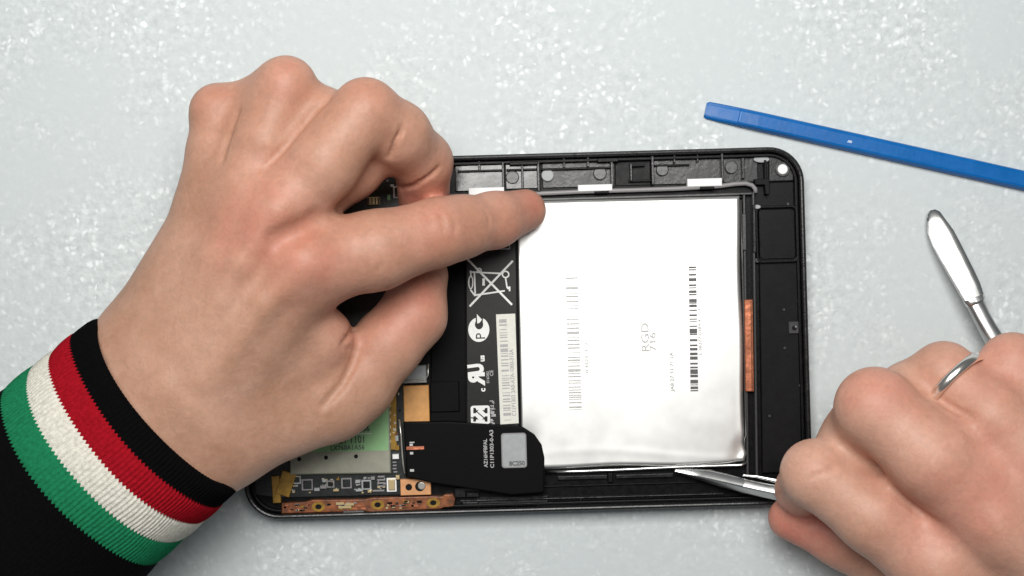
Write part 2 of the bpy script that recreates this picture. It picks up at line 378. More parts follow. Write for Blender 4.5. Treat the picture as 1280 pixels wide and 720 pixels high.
# right hand strip
prism('side_panel', [(948, 258), (997, 256), (1003, 590), (953, 592)], 4.5, 6.0, M['plastic_matte'], tab, bev=.4)
ringwall('speaker_recess', rrect(971.5, 292.5, 53, 72, 6), rrect(971.5, 292.5, 47, 65, 5), 5.5, 7.3, M['plastic'], tab, bev=.3)
prism('speaker_grille', rrect(971.5, 292.5, 45, 63, 5), 5.5, 6.3, M['plastic'], tab, bev=.3)
prism('hook', disc(946.5, 258.5, 4.6, 14, 2.6), 5.0, 7.8, M['sticker_grey'], tab, bev=.2)
prism('hook', disc(947, 325.5, 3.2, 14, 3), 5.0, 7.2, M['rail'], tab, bev=.2)
chip = B('side_chip', 992.5, 409.5, 13, 15, 5.8, 6.9, 'rail', bev=.2)
prism('chip_eye', disc(993, 410, 3, 12), 6.8, 7.15, M['plastic_matte'], chip)
prism('chip_dot', disc(994.8, 408.4, 1.2, 8), 7.1, 7.25, M['cable'], chip)
for cx, cy in ((998, 376), (980, 387), (981, 435), (962, 520), (1000, 482), (985, 255)):
    prism('moulding_pip', disc(cx, cy, 1.6, 8), 5.8, 6.6, M['rail'], tab)
# lower strip
B('lower_ledge', 728, 597, 62, 5, 4.6, 6.0, 'plastic_gloss'); B('lower_ledge', 806, 595, 72, 5, 4.6, 6.0, 'plastic_gloss')
B('lower_ledge', 800, 605, 260, 2, 4.6, 5.4, 'plastic'); B('lower_ledge', 740, 622, 330, 2.2, 4.6, 5.8, 'plastic_gloss')
B('lower_wall', 830, 628, 320, 3, 4.6, 6.8, 'plastic'); B('lower_post', 726, 627, 2.2, 9, 4.6, 6.2, 'plastic_gloss')
B('lower_bridge', 763, 597, 6, 12, 4.6, 6.4, 'plastic_matte')
for cx, cy, w, h in ((590, 611, 18, 6), (591, 619, 16, 5), (575, 616, 14, 12), (602, 604, 12, 5), (560, 603, 14, 6), (588, 630, 20, 5)):
    B('connector_clip', cx, cy, w, h, 4.6, 6.6, 'plastic_gloss')
prism('lower_tray', [(595, 622), (685, 619.5), (685, 633), (596, 636)], 4.6, 5.4, M['plastic_gloss'], tab, bev=.2)

# circuit board under the hand
pcb = prism('circuit_board', [(318, 240), (500, 214), (506, 520), (508, 618), (352, 622), (318, 618)], 4.6, 5.6, M['pcb'], tab, bev=.1)
can = prism('shield_can', [(360, 480), (487, 474), (489, 592), (362, 594)], 5.6, 7.2, M['shield'], tab, bev=.5)
for x, y in ((407.5, 572), (445, 570.5), (374, 574)): prism('vent_hole', disc(x, y, 2.6, 12), 7.2, 7.24, M['plastic_matte'], can)
st = prism('green_label', [(366, 492), (485.5, 478), (485.5, 563), (366, 566)], 7.2, 7.35, M['green'], can)
text('label_text', 'LX760A1A56', 413, 563, 8.4, 7.43, M['print_dark'], can, rot=0, sx=.92, bold=.02)
text('label_text', '21 1101', 424, 554.5, 13, 7.43, M['print_dark'], can, rot=0, sx=.78, bold=.015)
text('label_text', '60C2 2056', 424, 540, 10, 7.43, M['print_dark'], can, rot=0, sx=.85, bold=.03)
flat('label_line', [stroke(400, 544, 464, 541.8, .9)], 7.42, M['print_white'], can)
B('kapton_strip', 491.5, 515, 8, 95, 5.6, 6.6, 'kapton', a=math.radians(.5))
B('kapton_strip', 357, 605, 18, 30, 5.6, 7.0, 'kapton', a=math.radians(-18))
for i, y in enumerate(range(480, 560, 9)): B('gold_pin', 486.8+i*.1, y, 3, 4, 5.6, 7.0, 'gold', bev=.1)
B('white_led', 494.5, 571, 8, 6, 5.6, 7.3, 'led', bev=.2)
tube('flex_edge_wire', [W(x, y, 7.6) for x, y in ((499, 524), (501.5, 545), (502.5, 562), (504, 580), (506, 592))], .32, M['solder'], tab)
def component(cx, cy, w, h, m, ring=None):
    c = B('chip', cx, cy, w, h, 5.6, 6.8, m, bev=.15)
    if ring: ringwall('chip_outline', rect(cx, cy, w+4, h+4), rect(cx, cy, w, h), 5.6, 6.1, M[ring], c)
    return c
component(433, 604, 9, 9, 'pcb', 'cable'); component(384, 606, 10, 10, 'pcb', 'cable'); component(413, 605, 6, 5, 'plastic_gloss', 'cable')
component(489.5, 606, 8, 13, 'gold', 'led'); component(447, 602, 6, 4, 'sticker_grey'); component(405, 601, 5, 4, 'sticker_grey'); component(404, 609, 8, 4, 'cable')
for i in range(26):
    x = random.uniform(366, 482); y = random.uniform(596, 613)
    if any(abs(x-a) < 10 for a in (433, 384, 490)): continue
    B('solder_joint', x, y, random.choice((2, 3, 4)), random.choice((1.6, 2.4)), 5.6, 6.1, random.choice(('solder', 'sticker_grey', 'cable')), bev=.1)
for y in (596, 600, 604, 608): B('solder_joint', 476.5, y, random.uniform(6, 11), 2, 5.6, 6.2, 'cable', bev=.1)
B('solder_joint', 473, 613.5, 15, 2, 5.6, 6.2, 'cable', bev=.1)
for y in (578, 582, 586, 590): B('solder_joint', 493.5+random.uniform(-1, 1), y, 5, 1.8, 5.6, 6.2, 'cable', bev=.1)
for x, y, w, h, m, rg in ((371, 600, 6, 6, 'pcb', 'sticker_grey'), (396, 612, 7, 4, 'sticker_grey', None), (458, 606, 8, 8, 'plastic_gloss', 'sticker_grey'), (466, 598, 5, 4, 'cable', None),
                       (420, 613, 7, 3, 'gold', None), (449, 613, 9, 3, 'sticker_grey', None), (462, 614.5, 5, 3, 'gold', None), (497, 597, 5, 5, 'gold', None), (496.5, 560, 5, 6, 'kapton', None), (496, 548, 4, 7, 'sticker_grey', None)):
    component(x, y, w, h, m, rg)
for i in range(34):
    x = random.uniform(364, 486); y = random.uniform(595.5, 616)
    if any(abs(x-a) < 9 and abs(y-606) < 9 for a in (433, 384, 490, 458)): continue
    B('solder_joint', x, y, random.choice((1.6, 2.4, 3.4)), random.choice((1.4, 2)), 5.6, 6.0+random.random()*.4, random.choice(('solder', 'sticker_grey', 'cable', 'kapton', 'gold')), bev=0)
for i in range(14):
    B('solder_joint', random.uniform(489, 500), random.uniform(482, 558), random.choice((1.6, 2.6)), random.choice((1.6, 3)), 6.55, 6.75, random.choice(('gold', 'flex', 'tape', 'solder')), bev=0)
B('kapton_strip', 345, 612, 10, 34, 5.0, 6.6, 'kapton', a=math.radians(4))
# components seen through the gap between the fingers
component(498, 240, 9, 11, 'pcb', 'led')
c = B('gap_connector', 467, 251, 15, 10, 5.6, 7.0, 'gold', bev=.2)
for dx in (-5, -1, 3, 7): B('connector_slot', 466+dx, 251, 1.3, 8, 7.0, 7.3, 'pcb', c, bev=0)
for x, y, w, h, m in ((478, 222, 5, 1.8, 'led'), (479.8, 220, 1.6, 5, 'led'), (490, 232, 4, 3, 'led'), (470, 235, 4, 3, 'kapton'), (486, 247, 4, 7, 'green'), (505, 247, 3, 12, 'gold'), (484, 226, 3, 3, 'cable'), (460, 231, 5, 3, 'sticker_grey')):
    B('solder_joint', x, y, w, h, 5.6, 6.4, m, bev=.1)
# orange blocks, copper flex strip
B('orange_pad', 520.5, 505, 32, 46, 4.8, 7.2, 'orange', bev=.3)
B('steel_bracket', 516, 468, 34, 22, 4.8, 7.6, 'sticker_grey', bev=.4)
tube('bracket_wire', [W(498, 476, 7.6), W(516, 475.6, 7.8), (W(532, 474, 7.8)), W(535, 469, 7.8), W(535.5, 455, 7.8)], .3, M['solder'], tab)
op = B('screw_plate', 519.5, 609, 38, 20, 4.8, 7.6, 'orange2', bev=.2)
prism('plate_hole', disc(511, 609, 4.2), 7.6, 7.66, M['plastic_matte'], op)
prism('plate_hole', disc(525, 608, 6.2), 7.6, 7.66, M['plastic_matte'], op)
prism('screw_head', disc(527, 607.5, 5.0), 7.5, 8.1, M['solder'], op, bev=.3)
fs = prism('flex_strip', [(352, 629), (380, 628), (391, 625), (455, 624.5), (466, 622.5), (540, 620.5), (552, 621), (556, 618.5), (566, 618), (569, 624), (567, 633), (556, 634), (550, 636), (466, 640), (455, 639), (352, 642)], 5.0, 7.6, M['flex'], tab, bev=.25)
for x, y in ((398, 633.5), (472, 631), (541.5, 628.5)): 
    prism('flex_boss', disc(x, y, 8.5, 16, 6), 7.55, 7.75, M['kapton'], fs); prism('flex_hole', disc(x, y, 4, 12, 3.2), 7.7, 7.85, M['plastic_matte'], fs)
for i in range(70):
    x = random.uniform(356, 536); y = 632.5-(x-450)*.03+random.uniform(-4, 4)
    if min(abs(x-a) for a in (398, 472, 541)) < 11: continue
    prism('flex_pad', rect(x, y, random.choice((3, 4, 6)), random.choice((1.6, 2.4))), 7.55, 7.9, M[random.choice(('gold', 'cable', 'copper', 'copper', 'pcb', 'pcb', 'kapton', 'tape'))], fs)
for x, y, w in ((425, 629.5, 10), (437, 630.5, 11), (431, 634, 16)): prism('flex_pad', rect(x, y, w, 3), 7.55, 8.2, M['gold'], fs)
B('side_button', 442, 641.5, 27, 6, 4.0, 8.6, 'rail', bev=.4)
# black tapes
tp = prism('black_tape', [(504, 528), (560, 527), (638, 531.5), (654, 534), (668, 543), (677, 556), (680.5, 572), (680.5, 616), (640, 619), (540, 604), (508, 596)], 4.7, 10.4, M['tape'], tab, bev=.5)
prism('tape_strip', [(540, 250), (583, 249), (585, 532), (538, 532)], 4.7, 6.6, M['tape'], tab, bev=.3)
B('tape_flap', 556, 496, 36, 38, 6.5, 7.4, 'tape', bev=.3)
gs = prism('grey_sticker', rrect(642.5, 563, 31.5, 43.5, 3.5, n=4), 10.4, 10.55, M['sticker_grey'], tp)
ringwall('sticker_border', rrect(642.5, 563, 31.5, 43.5, 3.5, n=4), rrect(642.5, 563, 28.5, 40.5, 3, n=4), 10.54, 10.6, M['cable'], tp)
text('sticker_text', '8C250', 636.5, 582, 7.6, 10.62, M['print_dark'], tp, rot=0, sx=.95, bold=.04)
text('tape_text', 'AZ16HFBFAL', 609.5, 584, 6.2, 10.47, M['print_grey'], tp, rot=90, sx=1.0, bold=.03)
text('tape_text', 'C11P1303-0-A3', 617.5, 585, 6.4, 10.47, M['print_grey'], tp, rot=90, sx=1.15, bold=.03)
for x, y, w, h in ((514, 556, 4, 3), (514.5, 566.5, 4, 3), (515, 588, 5, 3), (515, 553, 6, 1.4)): flat('tape_mark', [rect(x, y, w, h)], 10.47, M['print_faint'], tp)
flat('tape_mark', [rect(519, 560, 22, 4)], 10.46, M['copper'], tp)

# ------------------------------------------------------------------ battery (being lifted out)
bat = empty('battery', W(786, 416, 4.7))
tag(bat, 'flat silver foil battery with barcodes and a black label strip, sitting in the tablet', 'battery')
def foil_mat():
    m = mat('battery_foil', (0.88, 0.88, 0.865, 1), .42, metal=.78, noise=.02, nscale=120, rvar=.03)
    nt = m.node_tree; b = nt.nodes['Principled BSDF']; tc = nt.nodes.new('ShaderNodeTexCoord')
    n2 = nt.nodes.new('ShaderNodeTexNoise'); n2.inputs['Scale'].default_value = 42; n2.inputs['Detail'].default_value = 3
    bp = nt.nodes.new('ShaderNodeBump'); bp.inputs['Strength'].default_value = .03; bp.inputs['Distance'].default_value = .0010
    nt.links.new(tc.outputs['Object'], n2.inputs['Vector']); nt.links.new(n2.outputs['Fac'], bp.inputs['Height']); nt.links.new(bp.outputs[0], b.inputs['Normal'])
    return m
M['foil'] = foil_mat()
BTOP = 9.6
def pouch():
    TLc, TRc, BLc, BRc = (643.5, 251), (924, 244.5), (651, 586.5), (931.5, 580.5)
    n = 90; rng = np.random.RandomState(3)
    prof = lambda t: min(1, (min(t, 1-t)/0.018)) 
    V, F = [], []
    for j in range(n+1):
        v = j/n
        # denser rows at the ends
        v = .5-.5*math.cos(math.pi*v)*(0.75+0.25*abs(math.cos(math.pi*v)))
        for i in range(n+1):
            u = i/n; u = .5-.5*math.cos(math.pi*u)*(0.75+0.25*abs(math.cos(math.pi*u)))
            e = min(u, 1-u, v, 1-v)
            h = 1-(1-min(1, e/0.013))**2.4
            x = (TLc[0]*(1-u)+TRc[0]*u)*(1-v)+(BLc[0]*(1-u)+BRc[0]*u)*v
            y = (TLc[1]*(1-u)+TRc[1]*u)*(1-v)+(BLc[1]*(1-u)+BRc[1]*u)*v
            # crumpled corner by the pry tool, wavy lower and right edges
            c = math.exp(-(((u-1)/.055)**2+((v-.97)/.075)**2))
            x += -1.6*c*math.sin(v*70) + .8*math.sin(v*13+1)*(u > .97); y += 1.0*math.sin(u*11)*(v > .97) - 2.5*c
            z = BTOP*h + 5.2*(1-h) + .12*math.sin(u*7+v*3)*h
            z += -.6*c + .3*c*math.sin(45*(u+v))
            z += (.06)*math.exp(-((v-.955+.02*math.sin(u*5))/.014)**2)*(.3+.7*u) - .12*math.exp(-((u-.965)/.012)**2)*max(0, v-.6)
            z += -.7*math.exp(-(((u-.03)/.05)**2+((v-.92)/.07)**2))
            V.append(W(x, y, z))
    for j in range(n):
        for i in range(n):
            a = j*(n+1)+i; F.append((a, a+n+1, a+n+2, a+1))
    b0 = len(V)
    ring = [i for i in range(n+1)] + [j*(n+1)+n for j in range(1, n+1)] + [n*(n+1)+i for i in range(n-1, -1, -1)] + [j*(n+1) for j in range(n-1, 0, -1)]
    for k in ring: V.append(Vector((V[k].x, V[k].y, 4.7*MM)))
    m_ = len(ring)
    for k in range(m_): F.append((ring[k], ring[(k+1) % m_], b0+(k+1) % m_, b0+k))
    o = link('pouch', V, F, M['foil'], bat, smooth=True)
    return o
pc = pouch()
# sealed lip along the lower edge
tube('sealed_lip', [W(x, y, z) for x, y, z in ((682, 590, 6.4), (720, 589.2, 6.5), (780, 587, 6.6), (850, 583.5, 6.9), (890, 582.4, 7.1), (926, 581.5, 7.3), (933, 578.6, 7.2))], .55, M['steel'], bat)
tube('sealed_lip', [W(x, y, z) for x, y, z in ((926, 250, 6.8), (928, 330, 6.8), (930.5, 430, 6.8), (932, 520, 6.8), (932.5, 545, 7.2), (930.5, 548, 7.6), (931, 575, 7.2))], .35, M['rail'], bat)
lb = prism('label_strip', [(581.5, 252), (645.5, 250.5), (650.5, 536), (583, 537)], 4.8, 9.75, M['label_black'], bat, bev=.4)
ZL = 9.83
flat('strip_edge', [stroke(645, 256, 649.5, 534, 3.4)], 9.80, M['tape'], lb)
bs = prism('barcode_sticker', [(620, 393), (644, 392), (648.3, 529), (625.5, 530.5)], 9.7, 9.86, M['paper'], lb)
def bars(x0, y0, x1, y1, w, n, seed, frac=.5, slant=0.0):
    """bars across an axis that runs (x0,y0)->(x1,y1)"""
    r = random.Random(seed); out = []; ts = [0.0]
    while ts[-1] < 1: ts.append(ts[-1] + r.choice((.6, .8, 1.0, 1.5, 2.2))/n)
    L = math.hypot(x1-x0, y1-y0); ax, ay = (x1-x0)/L, (y1-y0)/L; nx, ny = -ay, ax
    for k in range(0, len(ts)-1, 2):
        t0, t1 = ts[k], min(1, ts[k]+(ts[k+1]-ts[k])*frac*2*r.choice((.55, .8, 1)))
        q = []
        for t, s in ((t0, -1), (t0, 1), (t1, 1), (t1, -1)):
            q.append((x0+ax*L*t+nx*s*w/2, y0+ay*L*t+ny*s*w/2))
        out.append(q)
    return out
flat('barcode', bars(628.5, 399, 634.5, 527, 9.5, 66, 5), 9.92, M['print_grey'], lb)
text('sticker_text', 'C11P1303 3A0-A7A-1000-312A', 645.2, 520, 7.4, 9.92, M['print_grey'], lb, rot=92.6-1.6, sx=.86, bold=.02)
# crossed-out bin
P = []
for a in ((580.5, 320, 640, 381, 2.6), (587, 383, 641, 326, 2.6)): P.append(stroke(*a))
P += [stroke(589, 340, 629, 342, 2), stroke(594, 369, 631, 363.5, 2), stroke(593, 341, 594, 368, 2), stroke(632, 348, 634, 360, 1.8),
      stroke(588, 338, 589, 347, 2), stroke(588, 362, 594, 370, 2), stroke(634, 360, 637, 360, 3), stroke(637, 358, 637, 364, 2)]
P += arcstrokes(632, 343, 4, 0, 360, 1.8, 14) + arcstrokes(588.5, 353, 2.6, 0, 360, 1.5, 12, ry=8) + arcstrokes(599, 338, 2.6, 0, 360, 1.6, 10)
P += [stroke(604.5, 348, 604.5, 357, 3.2)]
for i, p in enumerate(P): 
    pass
# strokes overlap, so stagger their heights a hair
def stagger(name, polys, z, m, parent):
    V, F = [], []
    for k, p in enumerate(polys):
        p = ccw(list(p)); b = len(V); V += [W(x, y, z + .004*(k % 12)) for x, y in p]; F.append(tuple(range(b, b+len(p))))
    return link(name, V, F, m, parent)
stagger('crossed_bin_mark', P, ZL, M['print_white'], lb)
P = [stroke(589, 264, 636, 263, 1.6), stroke(636, 262.5, 637, 311.5, 1.6), stroke(637, 311, 590, 312, 1.6), stroke(589.5, 312, 589, 263, 1.6)]
P += [stroke(596, 300, 632, 300, 5), stroke(596, 290, 632, 290, 5), stroke(596, 280, 632, 280, 5)]
stagger('boxed_mark', P, ZL, M['print_grey'], lb)
# certification mark: C-shaped disc with arrow and P
cm = prism('round_mark', disc(598.5, 412, 13.2, 28, 15.4), 9.7, 9.80, M['print_white'], lb)
flat('round_mark_gap', [disc(598.8, 405.5, 5.2, 18, 6.2), [(594, 394), (603.5, 394), (604.5, 406), (594, 406)]][:1], 9.84, M['label_black'], lb)
flat('round_mark_gap', [[(594.6, 395), (604, 395), (603.4, 403), (594.8, 403)]], 9.86, M['label_black'], lb)
flat('round_mark_arrow', [[(596, 392.5), (602.5, 399.5), (599.5, 403.5), (596.5, 404.5)]], 9.90, M['print_white'], lb)
text('round_mark_letter', 'P', 606.5, 424.3, 17, 9.86, M['label_black'], lb, rot=90, sx=.95)
# component recognition mark: c, mirrored R, U, us
text('recognition_mark', 'R', 604.5, 464.5, 27, ZL, M['print_white'], lb, rot=90, sx=-.95, shear=0, bold=.05)
text('recognition_mark', 'U', 604, 467, 25, ZL+.02, M['print_white'], lb, rot=96, sx=.75, bold=.06)
text('recognition_mark', 'c', 606.5, 489.5, 10, ZL, M['print_white'], lb, rot=90, sx=1.0, bold=.04)
text('recognition_mark', 'us', 605.5, 452, 9.5, ZL, M['print_white'], lb, rot=90, sx=.95, bold=.04)
text('small_print', 'E16382', 611.5, 479, 4.6, ZL, M['print_grey'], lb, rot=90, sx=1.1, bold=.02); text('small_print', 'CE', 616.5, 470, 6, ZL, M['print_grey'], lb, rot=90, bold=.02)
# recycling square
sq = flat('recycling_mark', [rrect(600.5, 518.5, 24, 23, 3, n=3)], ZL, M['print_white'], lb)
ar = []
for sx, sy in ((-1, -1), (1, -1), (1, 1), (-1, 1)):
    cx, cy = 600.5+sx*5.3, 518.5+sy*5.0
    ar.append([(cx-3.3*sx, cy+1.2*sy), (cx+1*sx, cy-3.3*sy), (cx+3.6*sx, cy-3.0*sy), (cx+3.6*sx, cy+3.6*sy), (cx+.6*sx, cy+3.6*sy), (cx-.4*sx, cy+.6*sy)])
ar += [stroke(594, 513, 607, 524, 1.3), stroke(588.8, 522, 593, 523, 1.4)]
stagger('recycling_arrows', ar, ZL+.03, M['label_black'], lb)
rnd = random.Random(4); gl = []
for k in range(7):
    y = 502.5 + k*4.4
    for q in range(4): gl.append(rect(615.5+rnd.uniform(-2, 2), y+rnd.uniform(-1.5, 1.5), rnd.choice((1, 4.5, 3)), rnd.choice((3.2, .9, .9))))
stagger('recycling_caption', gl, ZL, M['print_grey'], lb)
# prints on the foil
ZF = 9.90
flat('foil_barcode', bars(714.5, 346.5, 719.5, 512, 15.5, 92, 11, .36), ZF, M['print_faint'], bat)
flat('foil_barcode', bars(865.5, 333, 868, 489, 9.5, 74, 23, .62), ZF, M['print_dark'], bat)
text('foil_print', 'RGD', 811.5, 440, 13.5, ZF, M['print_faint'], bat, rot=90, sx=1.32)
text('foil_print', '716', 820, 439, 11.5, ZF, M['print_faint'], bat, rot=90, sx=1.4)
text('foil_print', 'JA8 27 31 71 2A', 842.5, 489, 6, ZF, M['print_grey'], bat, rot=90, sx=1.22)
text('foil_print', 'L 38277 0389 41 C1', 877.5, 444, 5.4, ZF, M['print_grey'], bat, rot=90, sx=1.32)
text('foil_print', '0 4523  1  2', 735.5, 466, 5.2, ZF, M['print_faint'], bat, rot=90, sx=1.5)

# ------------------------------------------------------------------ tools
def loft(name, stations, m, parent=None, camber=0.0, thick=1.0, n=8, edge=.3):
    """stations: (left px, right px, z mm, thickness mm); cross-section n points with cambered top"""
    V, F = [], []; k = 2*(n+1)
    for (lx, ly), (rx, ry), z, th in stations:
        zl, zr = z if isinstance(z, tuple) else (z, z)
        a, b = W(lx, ly, zl), W(rx, ry, zr)
        for i in range(n+1):
            t = i/n; s = 1-(2*t-1)**2
            p = a.lerp(b, t); V.append(p + Vector((0, 0, (camber*s + th*(.6+.4*min(1, s*6)))*MM)))
        for i in range(n, -1, -1):
            t = i/n; s = 1-(2*t-1)**2
            p = a.lerp(b, t); V.append(p + Vector((0, 0, (camber*s*.6 - th*0.0)*MM)))
    S = len(stations)
    for j in range(S-1):
        for i in range(k): F.append((j*k+i, j*k+(i+1) % k, (j+1)*k+(i+1) % k, (j+1)*k+i))
    F.append(tuple(range(k-1, -1, -1))); F.append(tuple((S-1)*k+i for i in range(k)))
    o = link(name, V, F, m, parent, smooth=True)
    bm = bmesh.new(); bm.from_mesh(o.data); bmesh.ops.recalc_face_normals(bm, faces=bm.faces); bm.to_mesh(o.data); bm.free()
    for p in o.data.polygons: p.use_smooth = True
    o.data.set_sharp_from_angle(angle=math.radians(40))
    return o
# blue plastic pry stick
bl = empty('pry_stick', W(1150, 190, 0))
tag(bl, 'long blue plastic pry stick lying on the foam above the tablet', 'pry stick')
def stick():
    # outline as a bevelled bar with a thinned chisel end
    def st(t):   # px centre along the stick
        return (883+ t*(1425-883), 136+t*(257-136))
    L = math.hypot(542, 121); nx, ny = 121/L, -542/L      # towards the upper edge
    secs = []
    for t, w, th in ((0, 18, 1.1), (.006, 21.5, 1.3), (.03, 22.5, 1.8), (.075, 23, 2.5), (.0765, 23, 2.9), (.12, 23.3, 3.2), (.4, 23.6, 3.4), (.7, 23.8, 3.4), (1, 23.8, 3.3)):
        x, y = st(t); secs.append((x, y, w, th))
    V, F = [], []; prof = [(-1, 0), (-1, .55), (-.80, .93), (-.6, 1), (.55, 1), (.86, .9), (1, .55), (1, 0)]; k = len(prof)
    for x, y, w, th in secs:
        for s, h in prof:
            p = W(x+nx*s*w/2, y+ny*s*w/2, 3.0); V.append(Vector((p.x, p.y, (0.05+h*th)*MM)))
    for j in range(len(secs)-1):
        for i in range(k): F.append((j*k+i, j*k+(i+1) % k, (j+1)*k+(i+1) % k, (j+1)*k+i))
    F.append(tuple(range(k-1, -1, -1))); F.append(tuple((len(secs)-1)*k+i for i in range(k)))
    o = link('shaft', V, F, M['blue'], bl)
    bm = bmesh.new(); bm.from_mesh(o.data); bmesh.ops.recalc_face_normals(bm, faces=bm.faces); bm.to_mesh(o.data); bm.free()
    def at(t, s): 
        x, y = st(t); return (x+nx*s*11.8, y+ny*s*11.8)
    prism('groove', [at(.44, -.30), at(.60, -.30), at(.60, -.48), at(.44, -.48)], 3.3, 3.5, M['blue'], bl, bev=.1)
    prism('scuff', [at(.077, -.5), at(.077, .5), at(.0795, .5), at(.0795, -.5)], 2.9, 3.05, mat('blue_scuff', (0.10, 0.25, 0.58, 1), .6), bl)
    prism('scuff', [at(.325, -.2), at(.328, .05), at(.336, .05), at(.336, -.2)], 3.3, 3.45, mat('white_scuff', (0.45, 0.55, 0.72, 1), .6), bl)
stick()
# metal spatula at the upper right, its shank under the hand
sp = empty('metal_spatula', W(1195, 330, 0))
tag(sp, 'polished steel spatula with a rounded leaf blade, its shank running under the right hand', 'spatula')
def spz(t, w=1.6): return (1.2+8.0*t, 1.2+8.0*t+w)
loft('blade', [((1161.8, 263.2), (1168.8, 261.6), spz(0, .3), .35), ((1158.4, 268), (1174.5, 264.5), spz(.05, .7), .5), ((1157.8, 278), (1181, 273.5), spz(.13, 1.0), .6), ((1159.5, 292), (1191, 287), spz(.25, 1.3), .7),
               ((1165, 307), (1199, 302), spz(.38, 1.4), .8), ((1173, 322.5), (1207, 318), spz(.52, 1.4), .9), ((1184, 342), (1216, 336), spz(.69, 1.0), 1.0), ((1195, 361), (1224, 353), spz(.86, .5), 1.1), ((1204, 376.5), (1228.5, 367), spz(1, .1), 1.2)],
     M['steel'], sp, camber=.22)
loft('collar', [((1203.6, 376.6), (1229, 367), 9.0, 1.9), ((1206.5, 381.5), (1229.8, 372.5), 9.3, 2.1), ((1208.2, 384.2), (1229.5, 375.6), 9.4, 1.7)], M['steel'], sp, camber=.5)
loft('shank', [((1208.5, 384), (1229, 375.4), 9.2, 1.4), ((1216, 399), (1235.5, 391), 9.8, 2.0), ((1223, 413), (1243, 405), 10.2, 2.6), ((1233, 432), (1254, 423), 10.6, 3.0), ((1262, 486), (1283, 477), 12, 3.0), ((1300, 560), (1321, 551), 13, 3.0)],
     M['steel_dark'], sp, camber=1.0)
# pry blade in the right hand
pb = empty('pry_tool', W(915, 603, 5))
tag(pb, 'flat steel pry blade held in the right hand, its tip wedged under the battery edge', 'pry tool')
loft('blade', [((843.5, 589.3), (844.5, 586.5), 8.0, .35), ((856, 592.3), (862, 585.8), (8.9, 8.4), .5), ((872, 595.8), (888, 587.2), (10.2, 9.3), .6), ((900, 602), (911, 592.8), (12.0, 10.9), .7), ((928, 608.0), (932, 598.8), (13.8, 12.6), .8)],
     M['steel'], pb, camber=.12)
loft('bevel', [((846, 591.6), (845, 589.0), (7.0, 7.9), .3), ((872, 599.5), (872, 595.5), (7.6, 10.0), .4), ((900, 608.4), (900, 601.7), (9.0, 11.8), .5), ((928, 616), (928, 607.7), (10.5, 13.6), .5), ((985, 628.5), (985, 620), (13.5, 17), .6), ((1030, 640), (1030, 631), (16, 20), .6)],
     M['steel_dark'], pb, camber=.1)
loft('neck', [((927.5, 608.2), (931.5, 598.8), (13.9, 12.7), 1.0), ((955, 614), (960, 604.5), (15.4, 14.2), 1.2), ((985, 621), (990, 610), (17.2, 16.2), 1.4), ((1030, 632), (1035, 620), 20.0, 2.0), ((1110, 652), (1115, 641), 25.0, 2.4), ((1230, 687), (1235, 671), 30, 2.4)],
     M['steel_dark'], pb, camber=.2)
loft('spring_arm', [((928, 595), (929, 592.4), 11.4, .4), ((945, 597.2), (946, 593.6), 12.6, .6), ((962, 602), (964, 597), 13.4, .8), ((1000, 612), (1003, 606), 16, 1.0)], M['steel'], pb, camber=.2)

# ------------------------------------------------------------------ hands: one continuous surface each, grown from limb chains
def smin(a, b, k):
    h = np.maximum(k-np.abs(a-b), 0)/k
    return np.minimum(a, b)-h*h*k*.25
def smax(a, b, k): return -smin(-a, -b, k)
def mmv(j): 
    v = W(j[0], j[1], j[2])*1000
    return np.array((v.x, v.y, v.z), dtype=np.float32)
def cone(P, a, b, r0, r1):
    ba = b-a; l2 = float(ba@ba)+1e-6; pa = P-a
    t = np.clip((pa@ba)/l2, 0, 1)
    q = pa-t[:, None]*ba
    return np.sqrt(np.einsum('ij,ij->i', q, q))-(r0+(r1-r0)*t)
def chain(P, js, k):
    d = None
    for u, v in zip(js[:-1], js[1:]):
        c = cone(P, mmv(u), mmv(v), u[3], v[3]); d = c if d is None else smin(d, c, k)
    return d
def hand_sdf(spec):
    def f(P):
        d = None
        for seg in spec['palm']:
            c = chain(P, seg, 6); d = c if d is None else smin(d, c, 9)
        for seg, k in spec.get('ridges', []): d = smin(d, chain(P, seg, 3), k)
        fg = None
        for js in spec['fingers']:
            c = chain(P, js, 3.0); fg = c if fg is None else smin(fg, c, spec.get('fk', 3))
        d = smin(d, fg, spec.get('web', 6))
        th = chain(P, spec['thumb'], 4); d = smin(d, th, spec.get('thumb_web', 4))
        for js, k in spec.get('cut', []):
            q = np.array(js, dtype=np.float32); r = q[:, 3].max()+k+1
            m_ = ((P > q[:, :3].min(0)-r) & (P < q[:, :3].max(0)+r)).all(1)
            if not m_.any(): continue
            PP = P[m_]; c = None
            for u, v in zip(q[:-1], q[1:]):
                w = cone(PP, u[:3], v[:3], u[3], v[3]); c = w if c is None else np.minimum(c, w)
            d[m_] = smax(d[m_], -c, k)
        return d
    return f
def crease_lines(spec):
    """lay each skin fold (px line, width, depth) on the surface the camera side shows"""
    f = hand_sdf(spec); out = []
    for pts, r, depth, k in spec['folds']:
        L = []
        for (x0, y0), (x1, y1) in zip(pts[:-1], pts[1:]):
            n = max(1, int(math.hypot(x1-x0, y1-y0)/4)); L += [(x0+(x1-x0)*i/n, y0+(y1-y0)*i/n) for i in range(n)]
        L.append(pts[-1]); js = []
        zs = np.arange(74, 6, -.2)
        for i, (x, y) in enumerate(L):
            Q = np.array([mmv((x, y, z)) for z in zs], dtype=np.float32); d = f(Q); h = np.argmax(d < 0)
            if not (d < 0).any(): continue
            t = i/max(1, len(L)-1); e = min(1, 4*t+.25, 4*(1-t)+.25)
            p = mmv((x, y, zs[h]+r-depth*e)); js.append((p[0], p[1], p[2], r))
        if len(js) > 1: out.append((js, k))
    spec['cut'] = out
